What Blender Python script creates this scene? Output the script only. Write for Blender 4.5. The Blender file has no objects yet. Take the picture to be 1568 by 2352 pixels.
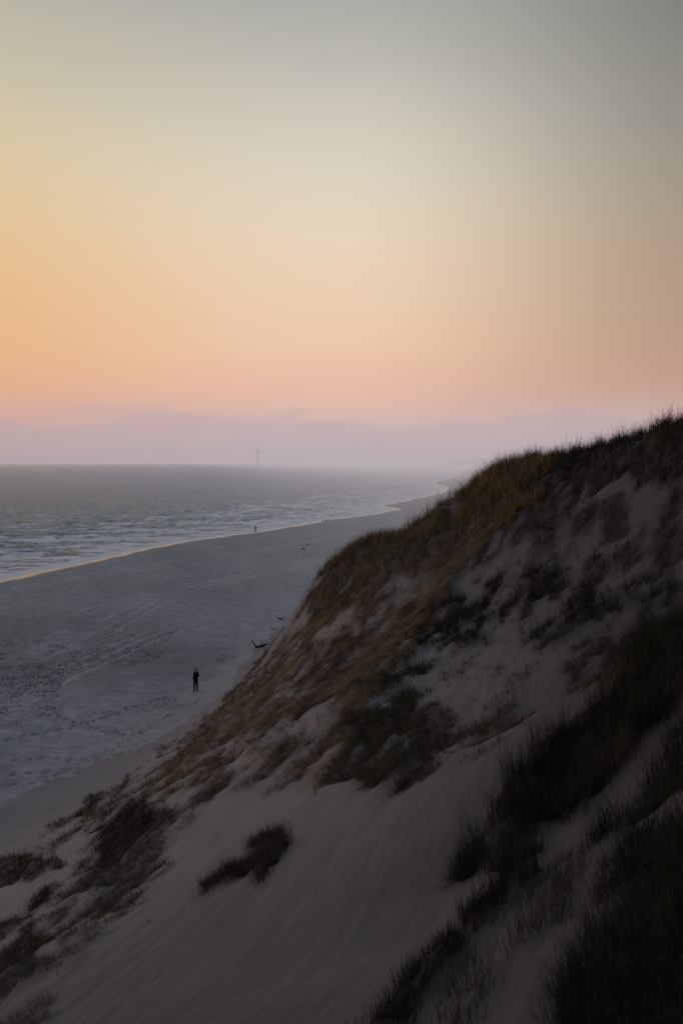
import bpy, math, random, bmesh
import numpy as np
from mathutils import Vector
rng=np.random.default_rng(7); random.seed(7)
S=bpy.context.scene; COL=S.collection
F=35/36*2352; TH=math.atan(113/F); H=16.8; ct,st=math.cos(TH),math.sin(TH)
def at(px,py,D):
    cx=(px-784)/F; cz=-(py-1176)/F
    Y=ct+st*cz; Z=-st+ct*cz; k=D/Y
    return (cx*k,D,H+Z*k)
def ground_at(px,py,z0=0.0):
    cx=(px-784)/F; cz=-(py-1176)/F
    Y=ct+st*cz; Z=-st+ct*cz; k=(z0-H)/Z
    return (cx*k,Y*k,z0)
def proj(x,y,z):
    dep=y*ct-(z-H)*st; v=y*st+(z-H)*ct
    dep=np.maximum(dep,.05)
    return 784+F*x/dep, 1176-F*v/dep
# ---------------------------------------------------------------- noise
TAB=rng.random((256,256))
def vnoise(x,y):
    xi=np.floor(x).astype(np.int64); yi=np.floor(y).astype(np.int64)
    fx=x-xi; fy=y-yi
    fx=fx*fx*fx*(fx*(fx*6-15)+10); fy=fy*fy*fy*(fy*(fy*6-15)+10)
    a=TAB[xi&255,yi&255]; b=TAB[(xi+1)&255,yi&255]; c=TAB[xi&255,(yi+1)&255]; d=TAB[(xi+1)&255,(yi+1)&255]
    return (a*(1-fx)+b*fx)*(1-fy)+(c*(1-fx)+d*fx)*fy
def fbm(x,y,o=4,ox=0.):
    s=0;a=.5;t=0
    for i in range(o):
        s=s+a*vnoise(x*2**i+17.3*i+ox,y*2**i+9.1*i+ox*1.7); t+=a; a*=.5
    return s/t
def sst(a,b,x):
    t=np.clip((x-a)/(b-a),0,1); return t*t*(3-2*t)
# ---------------------------------------------------------------- mesh + property helpers
def mesh_np(name,V,faces,mat,parent=None,smooth=True,attrs=None,col=None):
    me=bpy.data.meshes.new(name)
    V=np.asarray(V,dtype=np.float32); me.vertices.add(len(V)); me.vertices.foreach_set('co',V.ravel())
    loops=np.concatenate([f.ravel() for f in faces]).astype(np.int32)
    tot=np.concatenate([np.full(len(f),f.shape[1]) for f in faces])
    start=np.concatenate([[0],np.cumsum(tot)[:-1]]).astype(np.int32)
    me.loops.add(len(loops)); me.loops.foreach_set('vertex_index',loops)
    me.polygons.add(len(start)); me.polygons.foreach_set('loop_start',start)
    me.update(calc_edges=True); me.validate()
    me.polygons.foreach_set('use_smooth',np.full(len(me.polygons),smooth))
    if attrs:
        for k,v in attrs.items():
            a=me.attributes.new(k,'FLOAT','POINT'); a.data.foreach_set('value',np.asarray(v,dtype=np.float32))
    if col is not None:
        a=me.color_attributes.new('Col','FLOAT_COLOR','POINT')
        c=np.ones((len(V),4),dtype=np.float32); c[:,:3]=col; a.data.foreach_set('color',c.ravel())
    me.materials.append(mat)
    o=bpy.data.objects.new(name,me); COL.objects.link(o)
    if parent: o.parent=parent
    return o
def tag(o,label=None,cat=None,group=None,kind=None):
    if label:o['label']=label
    if cat:o['category']=cat
    if group:o['group']=group
    if kind:o['kind']=kind
    return o
def grid_faces(nr,nc,keep=None):
    i=np.arange(nr-1)[:,None]*nc+np.arange(nc-1)[None,:]
    f=np.stack([i,i+1,i+nc+1,i+nc],-1).reshape(-1,4)
    if keep is not None: f=f[keep.ravel()[f].all(1)]
    return f
# ---------------------------------------------------------------- materials
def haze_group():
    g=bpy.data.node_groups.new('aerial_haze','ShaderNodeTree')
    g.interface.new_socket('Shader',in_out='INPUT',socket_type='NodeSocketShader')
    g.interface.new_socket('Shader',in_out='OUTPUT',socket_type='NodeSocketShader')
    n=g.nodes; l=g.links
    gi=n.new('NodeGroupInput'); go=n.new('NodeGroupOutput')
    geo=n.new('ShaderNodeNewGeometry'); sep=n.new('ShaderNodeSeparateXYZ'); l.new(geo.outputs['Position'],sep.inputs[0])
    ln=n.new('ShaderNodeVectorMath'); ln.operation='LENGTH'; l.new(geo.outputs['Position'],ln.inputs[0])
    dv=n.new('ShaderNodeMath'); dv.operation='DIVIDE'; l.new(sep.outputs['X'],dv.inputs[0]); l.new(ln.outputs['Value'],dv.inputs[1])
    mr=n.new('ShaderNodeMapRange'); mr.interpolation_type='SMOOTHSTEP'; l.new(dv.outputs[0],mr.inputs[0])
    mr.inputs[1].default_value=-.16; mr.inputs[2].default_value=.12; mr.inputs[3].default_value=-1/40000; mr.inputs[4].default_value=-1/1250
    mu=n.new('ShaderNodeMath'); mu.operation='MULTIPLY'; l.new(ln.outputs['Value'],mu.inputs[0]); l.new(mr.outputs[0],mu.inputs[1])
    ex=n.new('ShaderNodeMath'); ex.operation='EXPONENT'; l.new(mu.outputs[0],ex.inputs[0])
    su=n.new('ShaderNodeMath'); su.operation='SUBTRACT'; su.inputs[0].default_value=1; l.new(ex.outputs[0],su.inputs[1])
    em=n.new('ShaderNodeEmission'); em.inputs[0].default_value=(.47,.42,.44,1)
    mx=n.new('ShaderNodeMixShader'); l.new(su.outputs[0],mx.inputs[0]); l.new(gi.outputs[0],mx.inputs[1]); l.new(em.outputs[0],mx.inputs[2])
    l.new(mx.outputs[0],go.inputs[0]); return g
HAZE=haze_group()
class M:
    def __init__(s,name,haze=False,rough=.9):
        s.m=bpy.data.materials.new(name); s.m.use_nodes=True; s.n=s.m.node_tree.nodes; s.l=s.m.node_tree.links
        s.b=s.n['Principled BSDF']; s.b.inputs['Roughness'].default_value=rough
        s.b.inputs['Specular IOR Level'].default_value=.2; s.g=None
        if haze:
            g=s.n.new('ShaderNodeGroup'); g.node_tree=HAZE; s.g=g
            s.l.new(s.b.outputs[0],g.inputs[0]); s.l.new(g.outputs[0],s.n['Material Output'].inputs[0])
    def attr(s,k): a=s.n.new('ShaderNodeAttribute'); a.attribute_name=k; return a.outputs['Fac']
    def pos(s,scale=(1,1,1),rotz=0):
        g=s.n.new('ShaderNodeNewGeometry'); m=s.n.new('ShaderNodeMapping'); m.inputs['Scale'].default_value=scale
        if rotz:
            m0=s.n.new('ShaderNodeMapping'); m0.inputs['Rotation'].default_value=(0,0,rotz); s.l.new(g.outputs['Position'],m0.inputs[0]); s.l.new(m0.outputs[0],m.inputs[0])
        else: s.l.new(g.outputs['Position'],m.inputs[0])
        return m.outputs[0]
    def noise(s,vec,scale,det=5,rough=.55):
        t=s.n.new('ShaderNodeTexNoise'); t.inputs['Scale'].default_value=scale; t.inputs['Detail'].default_value=det; t.inputs['Roughness'].default_value=rough
        s.l.new(vec,t.inputs['Vector']); return t.outputs['Fac']
    def ramp(s,f,stops):
        r=s.n.new('ShaderNodeValToRGB'); e=r.color_ramp.elements
        while len(e)<len(stops): e.new(.5)
        for i,(p,c) in enumerate(stops):
            e[i].position=p; e[i].color=(*c,1) if len(c)==3 else c
        s.l.new(f,r.inputs[0]); return r.outputs[0]
    def mix(s,f,a,b,mode='MIX'):
        m=s.n.new('ShaderNodeMix'); m.data_type='RGBA'; m.blend_type=mode
        for k,v in ((0,f),(6,a),(7,b)):
            if isinstance(v,(int,float)): m.inputs[k].default_value=v
            elif isinstance(v,tuple): m.inputs[k].default_value=(*v,1)
            else: s.l.new(v,m.inputs[k])
        return m.outputs[2]
    def math(s,op,a,b=None):
        m=s.n.new('ShaderNodeMath'); m.operation=op
        for k,v in ((0,a),(1,b)):
            if v is None: continue
            if isinstance(v,(int,float)): m.inputs[k].default_value=v
            else: s.l.new(v,m.inputs[k])
        return m.outputs[0]
    def color(s,c): s.l.new(c,s.b.inputs['Base Color'])
    def bump(s,h,strength=.5,dist=.05,prev=None):
        b=s.n.new('ShaderNodeBump'); b.inputs['Strength'].default_value=strength; b.inputs['Distance'].default_value=dist
        s.l.new(h,b.inputs['Height'])
        if prev is not None: s.l.new(prev,b.inputs['Normal'])
        s.l.new(b.outputs[0],s.b.inputs['Normal']); return b.outputs[0]
def simple(name,c1,c2,scale=8,rough=.85,haze=False):
    m=M(name,haze,rough); m.color(m.mix(m.noise(m.pos(),scale),c1,c2)); return m.m
# dune sand
ms=M('dune_sand',False,.95)
sand=ms.mix(ms.noise(ms.pos(),.35,4),(.28,.245,.247),(.38,.338,.335))
streak=ms.noise(ms.pos((3.2,.22,3.2),.33),1.6,6,.62)
sand=ms.mix(ms.ramp(streak,[(.35,(0,0,0)),(.7,(1,1,1))]),ms.mix(1.0,sand,(.78,.77,.78),'MULTIPLY'),sand)
grain=ms.noise(ms.pos(),38,3,.7)
sand=ms.mix(grain,ms.mix(1.0,sand,(.74,.74,.74),'MULTIPLY'),sand)
painted_shade=ms.attr('painted_shade'); sand=ms.mix(painted_shade,sand,ms.mix(1.0,sand,(.31,.298,.302),'MULTIPLY'))  # vignette-like shade painted into the sand colour, near and to the right
veg=ms.attr('veg'); vn=ms.noise(ms.pos(),5,9,.8)
vf=ms.math('MULTIPLY',veg,ms.math('MULTIPLY',vn,2.0)); vf=ms.ramp(vf,[(.30,(0,0,0)),(.88,(.92,.92,.92))])
soil=ms.mix(ms.noise(ms.pos(),11,6,.75),(.030,.020,.018),(.13,.09,.077))
soil=ms.mix(painted_shade,soil,ms.mix(1.0,soil,(.38,.38,.38),'MULTIPLY'))  # same painted shade carried into the soil colour
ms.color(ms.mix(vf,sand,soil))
b1=ms.bump(streak,.35,.12); b2=ms.bump(ms.noise(ms.pos(),7,6,.65),.4,.07,b1); b3=ms.bump(ms.noise(ms.pos(),60,2,.6),.35,.008,b2)
SAND=ms.m
# beach
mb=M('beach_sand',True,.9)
big=mb.noise(mb.pos((1,.16,1),-.28),.12,5,.6)
c=mb.mix(mb.ramp(big,[(.35,(0,0,0)),(.65,(1,1,1))]),(.38,.375,.405),(.47,.46,.49))
fine=mb.noise(mb.pos((1,.45,1),-.5),1.1,9,.8)
c=mb.mix(mb.ramp(fine,[(.40,(0,0,0)),(.60,(1,1,1))]),mb.mix(1.0,c,(.66,.66,.68),'MULTIPLY'),c)
rip=mb.noise(mb.pos((.35,2.4,1),.25),1.3,5,.7)
c=mb.mix(mb.ramp(rip,[(.42,(0,0,0)),(.6,(1,1,1))]),mb.mix(1.0,c,(.78,.78,.79),'MULTIPLY'),c)
peb=mb.attr('pebble'); pn=mb.noise(mb.pos(),6,5,.8)
pf=mb.math('MULTIPLY',peb,mb.ramp(pn,[(.42,(0,0,0)),(.58,(1,1,1))]))
c=mb.mix(pf,c,(.15,.145,.156))
trk=mb.attr('track'); c=mb.mix(trk,c,(.62,.60,.62))
foot=mb.attr('print'); c=mb.mix(mb.math('MULTIPLY',foot,.8),c,(.12,.115,.125))
apron=mb.attr('apron'); c=mb.mix(mb.math('MULTIPLY',apron,.8),c,(.37,.335,.335))
wet=mb.attr('wet'); c=mb.mix(wet,c,(.26,.25,.26)); mb.color(c)
mb.l.new(mb.math('SUBTRACT',.92,mb.math('MULTIPLY',wet,.68)),mb.b.inputs['Roughness'])
mb.l.new(mb.math('ADD',.25,mb.math('MULTIPLY',wet,.25)),mb.b.inputs['Specular IOR Level'])
dry=mb.math('SUBTRACT',1.0,mb.math('MULTIPLY',wet,.7))
bb=mb.bump(mb.math('MULTIPLY',fine,dry),.7,.16); mb.bump(mb.math('MULTIPLY',mb.noise(mb.pos(),9,4,.7),dry),.4,.05,bb)
BEACH=mb.m
# sea: dark turbid water under a fresnel reflection, foam mixed on top
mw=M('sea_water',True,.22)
foam=mw.attr('foam')
fn=mw.noise(mw.pos((1,.9,1),.3),1.3,6,.75)
ff=mw.ramp(mw.math('MULTIPLY',foam,mw.math('ADD',mw.math('MULTIPLY',fn,1.5),.25)),[(.20,(0,0,0)),(.72,(1,1,1))])
wa=mw.bump(mw.noise(mw.pos((.5,1,1),-.25),.5,8,.72),1.0,.9)
wb=mw.bump(mw.noise(mw.pos(),1.7,4,.6),.8,.25,wa)
df=mw.n.new('ShaderNodeBsdfDiffuse'); mw.l.new(mw.mix(ff,(.20,.235,.285),(1.0,.97,.98)),df.inputs[0]); mw.l.new(wb,df.inputs['Normal'])
gl=mw.n.new('ShaderNodeBsdfGlossy'); gl.inputs['Color'].default_value=(.64,.78,1,1); gl.inputs['Roughness'].default_value=.13; mw.l.new(wb,gl.inputs['Normal'])
fr=mw.n.new('ShaderNodeFresnel'); fr.inputs['IOR'].default_value=1.36; mw.l.new(wb,fr.inputs['Normal'])
fac=mw.math('MULTIPLY',fr.outputs[0],mw.math('SUBTRACT',1.0,mw.math('MULTIPLY',ff,.8)))
mxs=mw.n.new('ShaderNodeMixShader'); mw.l.new(fac,mxs.inputs[0]); mw.l.new(df.outputs[0],mxs.inputs[1]); mw.l.new(gl.outputs[0],mxs.inputs[2])
mw.l.new(mxs.outputs[0],mw.g.inputs[0]); mw.n.remove(mw.b)
SEA=mw.m
mg=M('grass_blade',False,.75); ca=mg.n.new('ShaderNodeVertexColor'); ca.layer_name='Col'
mg.color(ca.outputs[0]); GRASS=mg.m
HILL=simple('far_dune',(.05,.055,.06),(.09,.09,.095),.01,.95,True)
WOOD=simple('driftwood_bark',(.018,.015,.015),(.04,.034,.032),12)
ROCK=simple('pebble_stone',(.05,.05,.056),(.15,.145,.155),3)
CLOTH=simple('black_jacket',(.006,.006,.008),(.012,.012,.014),20)
TROUS=simple('dark_trousers',(.010,.010,.014),(.018,.018,.023),20)
SKIN=simple('skin',(.32,.19,.14),(.36,.22,.16),20,.6)
HAIR=simple('dark_hair',(.01,.008,.007),(.02,.016,.014),40)
SHOE=simple('shoe_leather',(.01,.01,.01),(.02,.02,.02),20,.6)
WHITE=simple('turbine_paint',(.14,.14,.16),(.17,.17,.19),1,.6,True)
# ---------------------------------------------------------------- shoreline
sp=[(-420,1440),(-250,1392),(-100,1352),(0,1331),(120,1304),(215,1285),(330,1261),(430,1243),(500,1234),(600,1219),(690,1204),(750,1194),(850,1182),(908,1170),(868,1162),(930,1150),(1015,1130),(1022,1118),(990,1109),(1035,1098),(1050,1089),(1062,1081),(1075,1074),(1090,1069)]
SHL=-.5
sw=np.array([ground_at(a,b,SHL)[:2] for a,b in sp]); 
def xs(y):
    y=np.asarray(y,float)
    r=np.interp(y,sw[:,1],sw[:,0])
    lo=y<sw[0,1]; r=np.where(lo,sw[0,0]+(y-sw[0,1])*.33,r)
    hi=y>sw[-1,1]; r=np.where(hi,sw[-1,0]+(y-sw[-1,1])*.02,r)
    return r+1.0*(vnoise(y*.06+3,y*0)-.5)*2+.7*(vnoise(y*.2,y*0)-.5)
def beach_z(x,y):
    d=(x-xs(y))*.95
    return np.where(d>0,SHL+.5*(1-np.exp(-np.maximum(d,0)/14)),np.maximum(SHL+.06*d,-3)),d
# ---------------------------------------------------------------- dune base surface from survey points
P=[]
def a_(px,py,D): P.append(at(px,py,D))
for q in [(620,1510,66),(700,1422,65),(738,1345,66),(762,1294,69),(820,1266,73),(880,1256,77),(960,1256,80),(1035,1262,82),(1056,1268,68),(1088,1122,57),(1160,1090,55),(1240,1064,52),(1400,1035,47),(1568,990,41),
          (0,2060,34),(0,2200,24),(0,2352,16),(400,2352,12),(784,2352,9.5),(1200,2352,7.5),(1568,2352,6.5),
          (784,2000,17),(784,1800,24),(784,1600,34),(784,1400,52),(450,1800,34),(450,2000,23),(200,1900,40),(200,2100,25),(500,1700,46),(600,1600,50),(700,1500,54),
          (1100,1500,34),(1100,1250,47),(1100,1700,24),(1400,1200,38),(1568,1200,34),(1400,1500,26),(1568,1500,23.5),(950,1400,45),(1250,1850,15.5),
          (1120,1850,16),(1400,1680,16),(1568,1470,17),(1100,2000,13.2),(1400,2000,10),(1568,1750,12.5),(1568,2000,8.8),(1300,1600,22),(1000,2100,13.5)]: a_(*q)
FX=[16,30,43,56,73,92,112,134]; FO=[-19,-17.5,-15,-12,-8.2,-5,-2,0]
for x,y in zip(FO,FX):
    P.append((x,y,-.9)); P.append((x-7,y,-5))
P+=[(0,0,15.1),(1,3,14.1),(4,0,16),(-10,0,7.5),(-20,0,0),(5.5,10,15.2),(12,12,18),(25,30,20),(20,45,18.2),(22,60,14),(30,60,17),(15,90,7.5),(30,100,10),(5.6,100,5),(-1.1,100,1),(15,130,6),(20,145,6),(25,10,18),(0,-5,15.6)]
P=np.array(P); K=20.
def tps(r2): return np.where(r2>1e-12,.5*r2*np.log(r2+1e-20),0)
NP_=len(P); XY=P[:,:2]/K; n=NP_
A=np.zeros((n+3,n+3)); A[:n,:n]=tps(((XY[:,None]-XY[None])**2).sum(-1))+np.eye(n)*.00012
A[:n,n]=1;A[:n,n+1:]=XY;A[n,:n]=1;A[n+1:,:n]=XY.T
wts=np.linalg.solve(A,np.concatenate([P[:,2],[0,0,0]]))
def fit(x,y):
    s=x.shape; x0,y0=x,y; x=x.ravel()/K; y=y.ravel()/K; o=wts[NP_]+wts[NP_+1]*x+wts[NP_+2]*y
    for i in range(NP_): o=o+wts[i]*tps((x-XY[i,0])**2+(y-XY[i,1])**2)
    o=o.reshape(s)
    fo=np.interp(y0,FX,FO)
    return np.where(x0<fo-4,np.minimum(o,-3-(fo-4-x0)),o)
def inpoly(px,py,poly):
    r=np.zeros(px.shape,bool); m=len(poly)
    for i in range(m):
        x1,y1=poly[i]; x2,y2=poly[(i+1)%m]
        if y1==y2: continue
        c=((y1>py)!=(y2>py))&(px<(x2-x1)*(py-y1)/(y2-y1)+x1); r^=c
    return r
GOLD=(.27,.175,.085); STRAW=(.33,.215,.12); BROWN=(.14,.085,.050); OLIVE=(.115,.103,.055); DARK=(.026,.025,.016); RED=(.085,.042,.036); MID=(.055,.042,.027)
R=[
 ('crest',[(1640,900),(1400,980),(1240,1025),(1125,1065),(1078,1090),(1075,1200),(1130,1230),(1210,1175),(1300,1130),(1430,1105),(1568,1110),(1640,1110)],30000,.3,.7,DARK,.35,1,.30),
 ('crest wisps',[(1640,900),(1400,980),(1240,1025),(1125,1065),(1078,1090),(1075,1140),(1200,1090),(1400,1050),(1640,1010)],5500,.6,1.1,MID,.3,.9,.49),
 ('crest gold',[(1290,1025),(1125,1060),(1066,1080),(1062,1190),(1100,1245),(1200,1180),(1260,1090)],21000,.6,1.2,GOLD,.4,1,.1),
 ('ridge',[(735,1240),(870,1195),(1000,1175),(1020,1150),(1055,1160),(1065,1220),(1040,1260),(960,1300),(900,1345),(850,1385),(740,1430),(690,1430),(725,1330)],34000,.4,.95,OLIVE,.35,1,.33),
 ('ridge wisps',[(735,1240),(870,1195),(1000,1175),(1040,1170),(1050,1210),(960,1250),(800,1290),(725,1330)],6000,.7,1.2,GOLD,.3,.9,.47),
 ('ridge gold',[(725,1300),(860,1290),(960,1280),(1060,1230),(1090,1240),(960,1330),(860,1400),(720,1450),(690,1430)],15000,.4,.8,GOLD,.6,.9,.42),
 ('scarp',[(1225,1125),(1150,1240),(1070,1310),(1020,1390),(950,1480),(895,1570),(825,1680),(745,1815),(735,1800),(770,1690),(790,1600),(850,1500),(930,1380),(1040,1265),(1180,1150)],21000,.45,1.0,GOLD,.85,.9,.38),
 ('scarp straw',[(1235,1120),(1150,1240),(1070,1310),(1020,1390),(950,1480),(895,1570),(825,1680),(745,1815),(700,1780),(600,1760),(480,1790),(540,1640),(700,1500),(780,1400),(930,1350),(1040,1245),(1180,1150)],9000,.8,1.6,STRAW,.97,.0,.47),
 ('scarp low',[(760,1400),(690,1430),(620,1500),(540,1585),(490,1680),(465,1750),(530,1720),(600,1620),(690,1540),(800,1470),(870,1400)],19000,.35,.7,BROWN,.7,.8,.45),
 ('scarp edge',[(560,1560),(500,1650),(470,1745),(400,1800),(350,1830),(420,1740),(470,1690),(500,1620)],7000,.35,.6,GOLD,.6,.8,.40),
 ('middle',[(700,1580),(830,1530),(840,1640),(760,1750),(650,1800),(520,1840),(420,1840),(500,1740),(600,1650)],12000,.3,.8,RED,.85,.8,.475),
 ('middle up',[(880,1390),(1010,1370),(945,1480),(880,1560),(790,1620),(680,1650),(620,1660),(700,1540)],14000,.3,.8,RED,.85,.85,.46),
 ('dark bowl',[(735,1815),(820,1650),(890,1560),(970,1600),(1010,1680),(970,1735),(1010,1770),(900,1815),(830,1800)],14000,.35,.8,MID,.7,1,.41),
 ('bowl arm',[(950,1630),(1080,1640),(1190,1630),(1195,1690),(1040,1700),(960,1700)],3500,.3,.5,RED,.8,.8,.44),
 ('bowl scatter',[(870,1500),(1100,1480),(1250,1560),(1200,1700),(1020,1780),(960,1640)],3500,.2,.5,RED,.6,.4,.50),
 ('upper face',[(1100,1235),(1210,1165),(1300,1115),(1400,1150),(1300,1245),(1170,1290),(1060,1330)],9000,.3,.7,DARK,.65,.95,.445),
 ('mid right',[(990,1400),(1080,1335),(1200,1320),(1400,1335),(1440,1420),(1300,1490),(1150,1470),(1000,1510),(900,1570),(940,1480)],12000,.35,.75,DARK,.55,.9,.47),
 ('right band',[(1290,1230),(1430,1140),(1640,1100),(1640,1300),(1480,1315),(1390,1280)],11000,.35,.7,DARK,.55,.95,.45),
 ('right low',[(1160,1290),(1300,1260),(1640,1320),(1640,1400),(1500,1440),(1400,1360)],6500,.3,.6,DARK,.55,.7,.48),
 ('right sparse',[(1050,1300),(1300,1150),(1640,1130),(1640,1450),(1400,1560),(1200,1560),(1000,1560)],7000,.2,.55,DARK,.5,.35,.52),
 ('bank',[(1260,1565),(1380,1475),(1520,1400),(1500,1525),(1400,1600)],4500,.3,.6,RED,.7,.85,.46),
 ('near clump',[(1640,1410),(1500,1480),(1430,1540),(1385,1640),(1290,1690),(1150,1790),(1120,1880),(1080,1960),(1130,1990),(1230,1930),(1350,1865),(1420,1780),(1500,1690),(1640,1590)],21000,.45,.95,DARK,.4,1,.30),
 ('near lower',[(1640,1640),(1500,1740),(1400,1880),(1360,1960),(1470,1880),(1640,1780)],5000,.3,.6,DARK,.45,.75,.475),
 ('corner',[(1640,1830),(1500,1900),(1420,1960),(1390,2060),(1330,2160),(1280,2260),(1310,2352),(1320,2420),(1640,2420)],13000,.25,.65,DARK,.45,.95,.415),
 ('corner sparse',[(1100,2100),(1250,1980),(1400,1960),(1320,2080),(1240,2200),(1200,2352),(1000,2352)],2000,.12,.4,MID,.4,.3,.49),
 ('low left',[(350,1840),(420,1880),(400,1990),(320,2060),(220,2130),(110,2210),(0,2310),(-80,2300),(-80,2160),(60,2110),(180,2000),(250,1880)],15000,.2,.6,MID,.75,.8,.46),
 ('low left b',[(450,1790),(520,1800),(420,1960),(300,2120),(150,2290),(40,2400),(-40,2352),(120,2180),(300,2000)],5000,.15,.5,RED,.85,.6,.505),
 ('left edge',[(290,1790),(390,1700),(480,1640),(490,1690),(420,1780),(340,1840),(210,1900),(130,1950),(20,2010),(0,1985),(120,1900),(210,1850)],8000,.25,.5,BROWN,.6,.8,.46),
]
BAND=[('grass_tuft','drooping brown grass tuft alone in the bare sand hollow, lower centre',[(458,2045),(560,1985),(585,1920),(640,1900),(665,1950),(610,2030),(578,2000),(480,2055)],7000,.25,.5,(.05,.029,.023),.6),
 ('grass_tuft','dark grass tuft at the left edge of the picture on the dune foot',[(-60,1960),(40,1965),(165,1985),(60,2035),(-60,2040)],2500,.3,.6,DARK,.6),
 ('grass_tuft','small grass tuft high on the pale lower-left dune edge beside the beach',[(178,1870),(215,1815),(240,1835),(195,1885)],600,.3,.5,DARK,.5),
 ('grass_tuft','broad dark grass mound on the lower-left slope, inland of the small edge tuft',[(205,2005),(245,1905),(300,1865),(345,1875),(355,1900),(300,1945),(240,1995)],6000,.35,.6,(.035,.027,.019),.6),
 ('grass_tuft','low dark grass tuft on the lower-left slope just under the left-edge tuft',[(45,2100),(120,2035),(150,2040),(110,2085)],1300,.25,.4,DARK,.6),
 ('grass_tuft','ragged dark grass tuft in the bottom-left corner of the slope',[(-60,2290),(0,2200),(70,2140),(120,2160),(60,2230),(0,2300)],3000,.2,.4,DARK,.7),
 ('grass_tuft','leaning tuft at the sand-side tip of the big black grass bank, lower right',[(1045,2015),(1085,1945),(1125,1960),(1090,2005)],1100,.3,.55,DARK,.6),
 ('grass_tuft','narrow line of upright grass between the big bank and the bottom edge, lower right',[(1060,2125),(1120,2060),(1200,1990),(1240,2010),(1170,2080),(1080,2150)],1800,.2,.38,DARK,.3),
 ('grass_tuft','grass tuft line running out of the bottom edge right of centre',[(840,2390),(930,2250),(1040,2140),(1065,2175),(960,2290),(920,2390)],2200,.16,.33,DARK,.35)]
def pattern(x,y):
    u=x*.94-y*.34; v=x*.34+y*.94
    return .66*fbm(u*1.9,v*.5,5,71)+.34*fbm(x*.9,y*.9,4,75)
def terrain(x,y):
    z=fit(x,y)
    k=.7; z=np.where(z/k>30,z,k*np.log1p(np.exp(np.clip(z/k,-30,30))))-.09
    px,py=proj(x,y,z)
    wx=px+(fbm(x*.8,y*.8,4,5)-.5)*110; wy=py+(fbm(x*.8,y*.8,4,33)-.5)*80
    veg=np.zeros(x.shape); pat=pattern(x,y)
    for r in R:
        m=inpoly(wx,wy,r[1]); pn=sst(r[8]-.06,r[8]+.08,pat)
        veg=np.maximum(veg,m*r[7]*(.10+.90*pn))
    for b in BAND: veg=np.maximum(veg,inpoly(px+(wx-px)*.35,py+(wy-py)*.35,b[2])*1.)
    up=sst(.2,2,z)
    return z,veg,up,px,py,wx,wy,pat
NR,NC=920,940
rr=np.exp(np.linspace(math.log(1.6),math.log(150),NR)); ta=np.radians(np.linspace(-62,62,NC))
x=rr[:,None]*np.sin(ta)[None]; y=rr[:,None]*np.cos(ta)[None]
z,veg,up,px,py,WX,WY,PAT=terrain(x,y)
WX=WX.ravel();WY=WY.ravel();PAT=PAT.ravel()
def blur(a,k):
    for _ in range(k):
        a=(a+np.roll(a,1,0)+np.roll(a,-1,0)+np.roll(a,1,1)+np.roll(a,-1,1))/5
    return a
vs=blur(veg,14)
rough=np.clip(vs*1.3,0,1)
left=sst(560,300,px)*sst(1700,1850,py)*.3
z0=z.copy()
hum=(fbm(x*.55,y*.55,4,2)-.5)
hs=.55+.45*sst(25,45,y)
z=z+up*(.18*(fbm(x*.12,y*.12,3,8)-.5)*2 + rough*hs*(hum*1.0+(fbm(x*2.2,y*2.2,4,4)-.5)*.55+.08) + (1-rough)*(fbm(x*.7,y*.35,3,9)-.5)*.10)
u_=x*.94-y*.34; v_=x*.34+y*.94
z=z+up*(.08*(fbm(u_*1.6,v_*.22,4,12)-.5)+ np.maximum(rough,left)*.42*(np.abs(fbm(u_*1.1,v_*.5,5,14)-.5)*2-.2))
fo_g=np.interp(y,FX,FO); z=z-.7*sst(fo_g-2.5,fo_g-6,x)
dzr=np.gradient(z0,axis=0)/np.gradient(rr)[:,None]; dza=np.gradient(z0,axis=1)/((ta[1]-ta[0])*rr[:,None])
sa,ca_=np.sin(ta)[None],np.cos(ta)[None]
gx=dzr*sa+dza*ca_; gy=dzr*ca_-dza*sa
painted_shade=np.clip(sst(38,6,y)*.85+sst(-1,9,x)*.85,0,1)  # mask for the painted shade: stronger toward the camera and the right
V=np.stack([x,y,z],-1).reshape(-1,3)
dune=mesh_np('dune',V,[grid_faces(NR,NC)],SAND,attrs={'veg':blur(veg,4).ravel(),'painted_shade':painted_shade.ravel()})
tag(dune,'tall sand dune face dropping left to the beach','dune',kind='structure')
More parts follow.
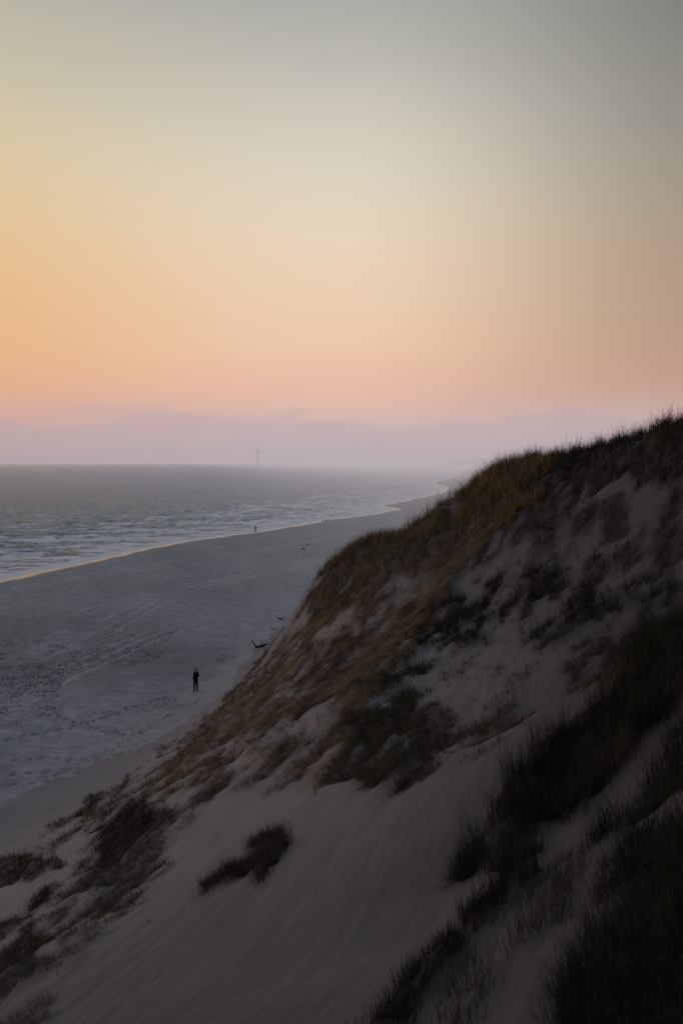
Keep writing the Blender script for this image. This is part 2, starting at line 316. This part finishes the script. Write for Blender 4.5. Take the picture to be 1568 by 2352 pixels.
# ---------------------------------------------------------------- grass
area=(rr[:,None]**2)*np.ones_like(x)
flat=dict(x=x.ravel(),y=y.ravel(),z=z.ravel(),px=px.ravel(),py=py.ravel(),gx=gx.ravel(),gy=gy.ravel(),w=(area**.8).ravel(),d=np.hypot(x,y).ravel())
def make_blades(poly,N,h0,h1,col,lie,patch,warp=1.,tuft=14,rs=.11):
    X,Y=flat['x'],flat['y']
    wx=flat['px']+(WX-flat['px'])*warp; wy=flat['py']+(WY-flat['py'])*warp
    m=inpoly(wx,wy,poly)&(flat['d']<98)&(flat['z']>.25)
    idx=np.nonzero(m)[0]
    if len(idx)<3: return None
    w=flat['w'][idx]*(.02+sst(patch-.05,patch+.06,PAT[idx]))
    nt=max(3,N//tuft)
    t=rng.choice(idx,nt,p=w/w.sum()); k=np.repeat(np.arange(nt),tuft); ti=t[k]; n=len(k)
    D=flat['d'][ti]
    cell=D*.0055
    rad=np.abs(rng.normal(0,1,n))*rs; an=rng.uniform(0,2*np.pi,n)
    ox=rad*np.cos(an)+np.repeat(rng.uniform(-.5,.5,nt),tuft)*cell; oy=rad*np.sin(an)+np.repeat(rng.uniform(-.5,.5,nt),tuft)*cell
    GX,GY=flat['gx'][ti],flat['gy'][ti]
    base=np.stack([X[ti]+ox,Y[ti]+oy,flat['z'][ti]+GX*ox+GY*oy-.05],-1)
    g=np.hypot(GX,GY)+1e-6
    hx=np.cos(an)*.55+.35*(1-lie)-GX/g*lie*1.3+rng.normal(0,.25,n); hy=np.sin(an)*.55-GY/g*lie*1.3+rng.normal(0,.25,n)
    hn=np.hypot(hx,hy)+1e-6; hx/=hn; hy/=hn
    L=rng.uniform(h0,h1,n)*np.repeat(rng.uniform(.45,1.3,nt),tuft)
    li=np.clip(lie+rng.normal(0,.2,n),.08,1.05)
    W=(.003+.00023*D)*rng.uniform(.7,1.3,n)
    a2=rng.uniform(0,np.pi,n); wv=np.stack([np.cos(a2),np.sin(a2),0*a2],-1)*W[:,None]
    sl=(GX*hx+GY*hy)
    Vs=[]
    for tt,ww in ((0,1.),(.35,.85),(.7,.5),(1.,0)):
        q=tt**1.6
        p=base+np.stack([hx*L*li*q,hy*L*li*q,L*(tt*(1-.9*li)+.5*li*tt*(1-tt)*2)*1.0+sl*L*li*q*(li>.5)+.03*tt],-1)
        if ww>0: Vs+= [p-wv*ww/2,p+wv*ww/2]
        else: Vs.append(p)
    VV=np.stack(Vs,1)
    b=np.arange(n)[:,None]*7
    q1=np.concatenate([b+np.array([[0,1,3,2]]),b+np.array([[2,3,5,4]])]); t1=b+np.array([[4,5,6]])
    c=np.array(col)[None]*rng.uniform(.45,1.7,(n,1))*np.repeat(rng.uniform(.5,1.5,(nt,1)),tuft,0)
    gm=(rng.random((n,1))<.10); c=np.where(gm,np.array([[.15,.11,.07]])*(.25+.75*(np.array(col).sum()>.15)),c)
    cc=np.repeat(c[:,None],7,1)*np.array([.6,.6,.8,.8,1,1,1.1])[None,:,None]  # occlusion painted into the blade colour, darker at the roots
    return VV.reshape(-1,3),q1,t1,cc.reshape(-1,3)
parts=[]
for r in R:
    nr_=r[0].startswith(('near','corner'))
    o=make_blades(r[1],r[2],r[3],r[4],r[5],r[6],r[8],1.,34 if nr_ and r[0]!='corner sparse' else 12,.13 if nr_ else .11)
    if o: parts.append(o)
off=0;VV=[];Q=[];T=[];C=[]
for v,q,t,c in parts:
    VV.append(v);Q.append(q+off);T.append(t+off);C.append(c);off+=len(v)
g=mesh_np('dune_grass',np.concatenate(VV),[np.concatenate(Q),np.concatenate(T)],GRASS,smooth=False,col=np.concatenate(C))
tag(g,'marram grass and dead straw covering the dune crest and scarps','grass',kind='stuff')
for nm,lab,poly,N,h0,h1,colr,lie in BAND:
    o=make_blades(poly,N,h0,h1,colr,lie,.15,.35,10)
    if o: tag(mesh_np(nm,o[0],[o[1],o[2]],GRASS,smooth=False,col=o[3]),lab,'grass tuft',group='grass tufts on the bare sand')
# ---------------------------------------------------------------- beach sheet
NR2,NC2=900,860
v=np.linspace(1/30,1/26000,NR2); D=1/v; tx=np.linspace(-.62,.6,NC2)
bx=D[:,None]*tx[None]; by=D[:,None]*np.ones_like(bx)
bz,bd=beach_z(bx,by)
qpx,qpy=proj(bx,by,bz)
near=np.exp(-by/250)
def polyline_dist(X,Y,pts):
    best=np.full(X.shape,1e9)
    for (x1,y1),(x2,y2) in zip(pts[:-1],pts[1:]):
        dx,dy=x2-x1,y2-y1; t=np.clip(((X-x1)*dx+(Y-y1)*dy)/(dx*dx+dy*dy),0,1)
        best=np.minimum(best,np.hypot(X-x1-t*dx,Y-y1-t*dy))
    return best
track=np.zeros_like(bx)
for pl in [[(60,1540),(180,1470),(300,1410),(380,1372),(480,1345),(600,1310),(760,1280),(900,1235)],[(0,1620),(120,1560),(260,1500),(420,1430)],[(60,1345),(300,1300),(600,1262),(820,1225),(960,1185)],[(230,1400),(400,1350),(560,1325),(700,1300)]]:
    pts=[ground_at(*q)[:2] for q in pl]
    dd=polyline_dist(bx+(fbm(bx*.1,by*.1,2,3)-.5)*1.2,by,pts)
    for o_ in (0,1.6): track=np.maximum(track,np.exp(-((dd-o_)/(.12+.0007*by))**2))
track*=.38*sst(.3,.6,fbm(bx*.2,by*.08,3,41))+.05
pebble=np.exp(-((qpy-1530)/75)**2)*sst(900,500,qpx+(qpy-1500)*1.2)*.75+np.exp(-((qpy-1440)/40)**2)*.35*sst(600,200,qpx)+.3*np.exp(-((qpy-1350)/25)**2)
pebble=np.clip(pebble*(.55+1.0*sst(.35,.62,fbm(bx*.15,by*.08,5,19))),0,1)
prints=np.zeros_like(bx)
rows=[[(-30,1745),(120,1735),(240,1750),(330,1700)],[(-30,1775),(80,1770),(210,1760),(330,1730)],[(-30,1805),(100,1790),(260,1720),(400,1640)],[(-20,1850),(90,1830),(160,1800),(230,1770)],[(0,1700),(200,1660),(380,1600)],[(-30,1900),(60,1880),(140,1850)],[(100,1640),(300,1690),(420,1650)]]
for rw in rows:
    pts=np.array([ground_at(*q)[:2] for q in rw]); seg=np.hypot(*np.diff(pts,axis=0).T); L=np.concatenate([[0],np.cumsum(seg)])
    for i,s in enumerate(np.arange(0,L[-1],.42)):
        fx=np.interp(s,L,pts[:,0])+rng.normal(0,.12)+(.13 if i%2 else -.13); fy=np.interp(s,L,pts[:,1])+rng.normal(0,.15)
        ii=np.nonzero(np.abs(D-fy)<.6)[0]; jj=np.nonzero(np.abs(tx*fy-fx)<.5)[0]
        if len(ii)==0 or len(jj)==0: continue
        sl=(slice(ii[0],ii[-1]+1),slice(jj[0],jj[-1]+1))
        prints[sl]=np.maximum(prints[sl],np.exp(-(((bx[sl]-fx)/.13)**2+((by[sl]-fy)/.2)**2)))
fo=np.interp(by,FX,FO)
apron=sst(-4.5,0,bx-fo+(fbm(bx*.3,by*.3,3,1)-.5)*4)*sst(120,90,by)
bz=bz+near*(bd>2)*((fbm(bx*.12,by*.04,3,6)-.5)*.35+(fbm(bx*1.2,by*.8,3,60)-.5)*.13)*sst(2,14,bd)-.035*track*near-.07*prints
wetv=sst(3.6,1.4,bd)*(bd>-5)
keep=(bd>-14-by*.02)
bo=mesh_np('beach',np.stack([bx,by,bz],-1).reshape(-1,3),[grid_faces(NR2,NC2,keep)],BEACH,attrs={'pebble':pebble.ravel(),'track':track.ravel(),'print':prints.ravel(),'apron':apron.ravel(),'wet':wetv.ravel()})
tag(bo,'wide flat grey sand beach','beach',kind='structure')
# ---------------------------------------------------------------- sea sheet
NR3,NC3=760,900
v3=np.linspace(1/85,1/18000,NR3); D3=1/v3; t3=np.linspace(-.75,.35,NC3)
X3=D3[:,None]*t3[None]; Y3=D3[:,None]*np.ones_like(X3)
sd=-(X3-xs(Y3))*.95
al=.22; U=X3*math.cos(al)+Y3*math.sin(al); W_=-X3*math.sin(al)+Y3*math.cos(al)
rid=lambda a:1-np.abs(a*2-1)
w1=rid(fbm(U/17,W_/9,2,3))**2; w2=rid(fbm(U/6+5,W_/3.6,3,9))**2; w3=fbm(U/2.2,W_/1.6,3,27)
fade=np.exp(-Y3/2200); sh=sst(0,25,sd)
Z3=SHL+fade*sh*(w1*.6+w2*.85+w3*.6-.8)+(1-sh)*.08*(w3-.3)*fade
shx=sd+(fbm(Y3*.05,X3*.02,3,8)-.5)*8
line=lambda c,w:np.exp(-((shx-c)/w)**2)
st1=fbm(U/13,W_/3.0,5,50); st2=fbm(U/5,W_/1.8,4,77)
we=1.6+Y3*.006
foamv=np.exp(-((sd-.2)/we)**2)*1.6*np.maximum(sst(.25,.5,st2),sst(260,150,Y3))+line(7,2.4)*1.0*sst(.36,.54,st2)+line(16,3)*1.0*sst(.40,.58,st1)+line(29,4)*1.0*sst(.43,.6,st1)+line(48,5)*.9*sst(.46,.62,st1)
foamv+=sst(80,5,sd)*.65*sst(.42,.62,st2)
foamv+=1.0*sst(.58,.68,st1)*sst(.3,.6,st2)*np.exp(-np.maximum(sd,0)/250)
foamv=np.clip(foamv,0,1.3)
foamv*=(.5+.5*np.exp(-Y3/1500))
so=mesh_np('sea',np.stack([X3,Y3,Z3],-1).reshape(-1,3),[grid_faces(NR3,NC3,sd>-7-Y3*.01)],SEA,attrs={'foam':foamv.ravel()})
tag(so,'grey choppy sea reaching the horizon','sea',kind='structure')
# ---------------------------------------------------------------- far hills
def ridge(name,pts,label,seed):
    ns=260; s=np.linspace(0,1,ns); kk=np.linspace(0,1,len(pts))
    px_=np.interp(s,kk,[p[0] for p in pts]); D_=np.interp(s,kk,[p[1] for p in pts]); h_=np.interp(s,kk,[p[2] for p in pts])
    h_=h_*(.8+.4*fbm(s*12,s*0,4,seed))
    x_=(px_-784)/F*D_; V=[]
    for dy,hh in ((-1,0),(-.4,.75),(0,1),(.5,.7),(1,0)):
        V.append(np.stack([x_+dy*15,D_+dy*D_*.02,-.5-(hh==0)*2+h_*hh],-1))
    o=mesh_np(name,np.concatenate(V),[grid_faces(5,ns)],HILL); tag(o,label,'hill',kind='structure')
ridge('hills',[(600,12000,3),(700,11000,14),(900,9000,20),(1010,5500,28),(1060,4300,32),(1110,3200,32),(1180,2700,32),(1300,2400,28)],'low hazy dune coast on the far right horizon',3)
# ---------------------------------------------------------------- tubes
def tube(paths,name,mat,parent=None,seg=8,wob=0.):
    V=[];Fq=[];T=[];off=0
    for pts,rad in paths:
        pts=[Vector(p) for p in pts]; n_=len(pts)
        for i,p in enumerate(pts):
            d=(pts[min(i+1,n_-1)]-pts[max(i-1,0)]).normalized()
            a=d.cross(Vector((0,0,1))); a=a.normalized() if a.length>.05 else Vector((1,0,0)); b=d.cross(a)
            for k in range(seg):
                an=2*math.pi*k/seg; r_=rad[i]*(1+random.uniform(-wob,wob)); V.append(p+(a*math.cos(an)+b*math.sin(an))*r_)
        for i in range(n_-1):
            for k in range(seg):
                Fq.append((off+i*seg+k,off+i*seg+(k+1)%seg,off+(i+1)*seg+(k+1)%seg,off+(i+1)*seg+k))
        V+= [pts[0],pts[-1]]; e0=off+n_*seg
        for k in range(seg):
            T.append((off+(k+1)%seg,off+k,e0)); T.append((off+(n_-1)*seg+k,off+(n_-1)*seg+(k+1)%seg,e0+1))
        off+=n_*seg+2
    return mesh_np(name,np.array([tuple(q) for q in V]),[np.array(Fq),np.array(T)],mat,parent)
def empty(name,loc,rz=0):
    o=bpy.data.objects.new(name,None); COL.objects.link(o); o.location=loc; o.rotation_euler=(0,0,rz); return o
def driftwood(px_,py_,s,rz,label,var):
    gx_,gy_,_=ground_at(px_,py_); o=empty('driftwood',(gx_,gy_,float(beach_z(np.array(gx_),np.array(gy_))[0])+.02),rz); tag(o,label,'driftwood',group='driftwood on the beach')
    tube([([(-.35*s,0,.06*s),(-.1*s,.03,.12*s),(.15*s,0,.17*s),(.45*s,-.05,.30*s),(.75*s,0,.36*s)],[.05*s,.09*s,.10*s,.08*s,.03*s])],'trunk',WOOD,o,8,.25)
    tube([([(-.15*s,.02,.12*s),(-.38*s,.05,.38*s),(-.60*s,.03,.72*s)],[.07*s,.055*s,.02*s])],'branch',WOOD,o,7,.2)
    if var: tube([([(.1*s,0,.15*s),(.2*s,.2*s,.35*s),(.25*s,.28*s,.45*s)],[.05*s,.03*s,.01*s])],'branch',WOOD,o,7,.2)
    tube([([(.35*s,-.03,.2*s),(.5*s,-.2*s,.03*s)],[.045*s,.02*s])],'branch',WOOD,o,7,.2)
driftwood(595,1490,1.15,.1,'dark forked driftwood branch on the sand between the dune edge and nearer person',True)
driftwood(645,1424,.7,2.9,'small driftwood piece with raised arms beyond the dark forked branch',True)
driftwood(628,1446,.4,.4,'thin low driftwood stick lying between the two forked pieces',False)
def stone(px_,py_,s,label,grp=None,z_=0):
    gx_,gy_,_=ground_at(px_,py_,z_)
    b=bmesh.new(); bmesh.ops.create_icosphere(b,subdivisions=3,radius=1)
    r0=random.uniform(0,99)
    for q in b.verts:
        k_=1+.5*(float(fbm(np.array(q.co.x*1.3+r0),np.array(q.co.y*1.3+q.co.z),3))-.5)*1.4; q.co*=k_; q.co.x*=s; q.co.y*=s*.7; q.co.z*=s*.5
    me=bpy.data.meshes.new('rock'); b.to_mesh(me); b.free(); me.materials.append(ROCK)
    o=bpy.data.objects.new('rock',me); COL.objects.link(o); o.location=(gx_,gy_,float(beach_z(np.array(gx_),np.array(gy_))[0])+s*.25)
    tag(o,label,'rock',group=grp)
stone(697,1261,.36,'dark rock on mid beach, nearer of the pair left of the grassy ridge','rocks on the beach')
stone(706,1251,.28,'dark rock on mid beach, farther of the pair left of the grassy ridge','rocks on the beach')
for q,(a,b,s) in enumerate([(741,1196,.26),(749,1195,.34),(757,1194,.24)]):
    stone(a,b,s,['left one of three small dark rocks at the waterline','middle one of three small dark rocks at the waterline','right one of three small dark rocks at the waterline'][q],'rocks at the waterline',-.4)
# pebbles
n_=9000; qx=rng.uniform(-60,640,n_*3); qy=rng.normal(1530,60,n_*3)
pp=np.array([ground_at(a,b)[:2] for a,b in zip(qx,qy)]); fo_=np.interp(pp[:,1],FX,FO)
ok=(pp[:,0]<fo_-1)&(fbm(pp[:,0]*.12,pp[:,1]*.05,4,19)>.40); pp=pp[ok][:n_]; n_=len(pp)
oct_=np.array([[1,0,0],[0,1,0],[-1,0,0],[0,-1,0],[0,0,1]],float)
sz=rng.uniform(.025,.08,n_); Vo=np.zeros((n_,5,3)); an=rng.uniform(0,6.28,n_)
ca2,sa2=np.cos(an),np.sin(an)
Vo[:,:,0]=pp[:,0,None]+(oct_[None,:,0]*ca2[:,None]-oct_[None,:,1]*sa2[:,None]*.7)*sz[:,None]
Vo[:,:,1]=pp[:,1,None]+(oct_[None,:,0]*sa2[:,None]+oct_[None,:,1]*ca2[:,None]*.7)*sz[:,None]
Vo[:,:,2]=oct_[None,:,2]*sz[:,None]*.7-.01
Vo[:,:,2]+= (beach_z(pp[:,0],pp[:,1])[0])[:,None]+np.exp(-pp[:,1]/250)[:,None]*((fbm(pp[:,0]*.12,pp[:,1]*.04,3,6)-.5)*.35)[:,None]
b=np.arange(n_)[:,None]*5
tf=np.concatenate([b+np.array([[i,(i+1)%4,4]]) for i in range(4)])
tag(mesh_np('pebbles',Vo.reshape(-1,3),[tf],ROCK,smooth=False),'scattered dark pebbles in a band across the beach','pebbles',kind='stuff')
# ---------------------------------------------------------------- people
def skin(name,verts,edges,mat,parent,root=0,sub=2):
    me=bpy.data.meshes.new(name); me.from_pydata([q[:3] for q in verts],edges,[]); o=bpy.data.objects.new(name,me); COL.objects.link(o); o.parent=parent
    md=o.modifiers.new('Skin','SKIN'); md.use_smooth_shade=True
    for i,q in enumerate(verts):
        r_=q[3]; me.skin_vertices[0].data[i].radius=r_ if isinstance(r_,tuple) else (r_,r_); me.skin_vertices[0].data[i].use_root=(i==root)
    s_=o.modifiers.new('Sub','SUBSURF'); s_.levels=sub; s_.render_levels=sub
    me.materials.append(mat); return o
def person(loc,rz,label,scale=1.,stride=0.):
    e=empty('person',loc,rz); e.scale=(scale,)*3; tag(e,label,'person')
    s=stride
    skin('body',[(0,0,.98,.13),(0,0,1.2,.13),(0,0,1.42,.12),(0,.0,1.5,.06),(0,-.01,1.57,.07),(0,-.015,1.66,(.082,.095)),(0,-.01,1.72,(.07,.08)),(0,-.095,1.63,.018),(.082,0,1.64,.014),(-.082,0,1.64,.014),
        (.10,0,.9,.085),(.11,-.02-s*.5,.5,.06),(.11,.0-s,.09,.04),(.12,-.15-s,.04,.035),(-.10,0,.9,.085),(-.11,-.02+s*.5,.5,.06),(-.11,.02+s,.09,.04),(-.12,-.13+s,.04,.035)],
        [(0,1),(1,2),(2,3),(3,4),(4,5),(5,6),(5,7),(5,8),(5,9),(0,10),(10,11),(11,12),(12,13),(0,14),(14,15),(15,16),(16,17)],SKIN,e)
    skin('trousers',[(0,0,1.0,(.165,.12)),(.10,0,.88,.11),(.115,-.02-s*.5,.5,.078),(.115,0-s,.10,.068),(-.10,0,.88,.11),(-.115,-.02+s*.5,.5,.078),(-.115,.02+s,.10,.068)],[(0,1),(1,2),(2,3),(0,4),(4,5),(5,6)],TROUS,e)
    skin('jacket',[(0,0,.86,(.20,.155)),(0,0,1.1,(.185,.14)),(0,.0,1.3,(.20,.145)),(0,.01,1.43,(.13,.10)),(0,0,1.5,(.075,.075)),(.19,.01,1.40,.078),(.27,.05,1.12,.062),(.20,-.11,.95,.055),(-.19,.01,1.40,.078),(-.27,.05,1.12,.062),(-.20,-.11,.95,.055)],
        [(0,1),(1,2),(2,3),(3,4),(3,5),(5,6),(6,7),(3,8),(8,9),(9,10)],CLOTH,e,1)
    skin('hair',[(0,.025,1.60,(.075,.06)),(0,.03,1.68,(.092,.095)),(0,.01,1.735,(.08,.09))],[(0,1),(1,2)],HAIR,e)
    for k,(a,b2) in enumerate(((.12,-s),(-.12,s))):
        skin('shoe',[(a,.05+b2,.05,(.045,.05)),(a,-.05+b2,.045,(.05,.045)),(a*1.08,-.17+b2,.035,(.045,.032))],[(0,1),(1,2)],SHOE,e)
    return e
def bz_at(gx_,gy_):
    zz=float(beach_z(np.array(gx_),np.array(gy_))[0]); return zz+math.exp(-gy_/250)*float(((fbm(np.array(gx_*.12),np.array(gy_*.04),3,6)-.5)*.35))
gx_,gy_,_=ground_at(450,1590); person((gx_,gy_,bz_at(gx_,gy_)-.01),-2.1,'person in dark jacket and trousers standing on the beach near the dune, seen from behind',1.0,.05)
gx_,gy_,_=ground_at(587,1220,-.35); person((gx_,gy_,float(beach_z(np.array(gx_),np.array(gy_))[0])),-1.6,'tiny distant person in dark clothes standing at the edge of the water',1.0,.14)
# ---------------------------------------------------------------- wind turbine
tx_,ty_,_=at(592,1062,5600); e=empty('wind_turbine',(tx_,ty_,-2)); tag(e,'faint hazy wind turbine far off on the horizon left of centre','wind turbine')
tube([([(0,0,0),(0,0,40),(0,0,80)],[2.4,2.1,1.7])],'tower',WHITE,e,12)
tube([([(0,3,81),(0,-3,81)],[2.0,1.9])],'nacelle',WHITE,e,10); tube([([(0,-3,81),(0,-4.5,81)],[1.7,.4])],'hub',WHITE,e,10)
for k in range(3):
    a=math.radians(90+14+120*k); d=(math.cos(a),math.sin(a))
    tube([([(0,-4,81),(d[0]*8,-4,81+d[1]*8),(d[0]*34,-4,81+d[1]*34)],[1,1.6,.5])],'blade',WHITE,e,6)
# ---------------------------------------------------------------- world
w=bpy.data.worlds.new('World'); S.world=w; w.use_nodes=True; N=w.node_tree.nodes; Lk=w.node_tree.links
for q in list(N): N.remove(q)
def lin(c): return tuple(((v/255)/12.92 if v/255<=.04045 else ((v/255+.055)/1.055)**2.4) for v in c)
tc=N.new('ShaderNodeTexCoord'); sep=N.new('ShaderNodeSeparateXYZ'); Lk.new(tc.outputs['Generated'],sep.inputs[0])
mp=N.new('ShaderNodeMapping'); mp.inputs['Scale'].default_value=(1.8,1.8,14); Lk.new(tc.outputs['Generated'],mp.inputs[0])
nz=N.new('ShaderNodeTexNoise'); nz.inputs['Scale'].default_value=1.8; nz.inputs['Detail'].default_value=3; Lk.new(mp.outputs[0],nz.inputs[0])
def mth(op,a,b,c=None):
    m=N.new('ShaderNodeMath'); m.operation=op
    for k,v_ in ((0,a),(1,b),(2,c)):
        if v_ is None: continue
        if isinstance(v_,(int,float)): m.inputs[k].default_value=v_
        else: Lk.new(v_,m.inputs[k])
    return m.outputs[0]
el=mth('ADD',sep.outputs['Z'],mth('MULTIPLY',mth('SUBTRACT',nz.outputs['Fac'],.5),.02))
def ramp(stops,interp='B_SPLINE'):
    r=N.new('ShaderNodeValToRGB'); r.color_ramp.interpolation=interp; e_=r.color_ramp.elements
    while len(e_)<len(stops): e_.new(.5)
    for i,(p,c) in enumerate(stops): e_[i].position=p; e_[i].color=(*lin(c),1)
    Lk.new(el,r.inputs[0]); return r.outputs[0]
P_=[0.0,.022,.05,.075,.1133,.1961,.2742,.3465,.4127,.6,1]
Lr=ramp(list(zip(P_,[(168,157,164),(184,163,164),(214,168,155),(226,174,140),(230,178,131),(230,189,138),(220,198,160),(200,191,166),(180,176,162),(150,160,172),(140,158,190)])))
Cr=ramp(list(zip(P_,[(184,176,182),(194,180,184),(214,182,174),(229,184,167),(236,197,168),(234,211,184),(221,212,194),(197,193,182),(169,169,162),(150,160,172),(140,158,190)])))
Rr=ramp(list(zip(P_,[(188,181,190),(189,176,182),(198,168,162),(193,155,139),(186,153,131),(172,151,130),(153,146,134),(133,132,126),(118,120,117),(125,134,146),(130,146,175)])))
def mr(v_,a,b,c,d):
    m=N.new('ShaderNodeMapRange'); m.interpolation_type='SMOOTHSTEP'; Lk.new(v_,m.inputs[0])
    for k,q in zip((1,2,3,4),(a,b,c,d)): m.inputs[k].default_value=q
    return m.outputs[0]
def mxc(f,a,b,mode='MIX'):
    m=N.new('ShaderNodeMix'); m.data_type='RGBA'; m.blend_type=mode
    if isinstance(f,(int,float)): m.inputs[0].default_value=f
    else: Lk.new(f,m.inputs[0])
    Lk.new(a,m.inputs[6])
    if isinstance(b,tuple): m.inputs[7].default_value=(*b,1)
    else: Lk.new(b,m.inputs[7])
    return m.outputs[2]
c=mxc(mr(sep.outputs['X'],-.40,0,0,1),Lr,Cr); c=mxc(mr(sep.outputs['X'],.0,.36,0,1),c,Rr)
# low cloud bank with a soft uneven top edge
mp2=N.new('ShaderNodeMapping'); mp2.inputs['Scale'].default_value=(6,6,24); Lk.new(tc.outputs['Generated'],mp2.inputs[0])
nz2=N.new('ShaderNodeTexNoise'); nz2.inputs['Scale'].default_value=1.3; nz2.inputs['Detail'].default_value=6; Lk.new(mp2.outputs[0],nz2.inputs[0])
top=mth('SUBTRACT',mth('MULTIPLY',mth('SUBTRACT',nz2.outputs['Fac'],.5),.07),mth('SUBTRACT',sep.outputs['Z'],.049))
cl=mr(top,-.003,.010,0,.46)
c=mxc(cl,c,lin((182,166,173)))
back=mr(sep.outputs['Y'],-.5,.7,.5,1.0)
cmb=N.new('ShaderNodeCombineColor'); [Lk.new(back,cmb.inputs[i]) for i in range(3)]
c=mxc(1.0,c,cmb.outputs[0],'MULTIPLY')
bg=N.new('ShaderNodeBackground'); Lk.new(c,bg.inputs[0]); bg.inputs[1].default_value=1
sk=N.new('ShaderNodeTexSky'); sk.sky_type='NISHITA'; sk.sun_disc=False; sk.sun_elevation=math.radians(2); sk.sun_rotation=math.radians(-60)
bg2=N.new('ShaderNodeBackground'); Lk.new(sk.outputs[0],bg2.inputs[0]); bg2.inputs[1].default_value=.004
ad=N.new('ShaderNodeAddShader'); Lk.new(bg.outputs[0],ad.inputs[0]); Lk.new(bg2.outputs[0],ad.inputs[1])
ou=N.new('ShaderNodeOutputWorld'); Lk.new(ad.outputs[0],ou.inputs[0])
sl_=bpy.data.lights.new('sun','SUN'); sl_.energy=.15; sl_.angle=math.radians(12); sl_.color=(1,.75,.55)
so_=bpy.data.objects.new('sun',sl_); COL.objects.link(so_)
az=math.radians(-60); el_=math.radians(4); dv=Vector((math.sin(az)*math.cos(el_),math.cos(az)*math.cos(el_),math.sin(el_)))
so_.rotation_euler=dv.to_track_quat('Z','Y').to_euler(); so_.location=(-40,20,60)
# ---------------------------------------------------------------- camera
cd=bpy.data.cameras.new('camera'); co=bpy.data.objects.new('camera',cd); COL.objects.link(co)
cd.sensor_fit='VERTICAL'; cd.sensor_height=36; cd.sensor_width=24; cd.lens=35; cd.clip_end=80000; cd.clip_start=.1
co.location=(0,0,H); co.rotation_euler=(math.pi/2-TH,0,0); S.camera=co
S.view_settings.view_transform='Standard'; S.view_settings.look='None'; S.view_settings.exposure=0
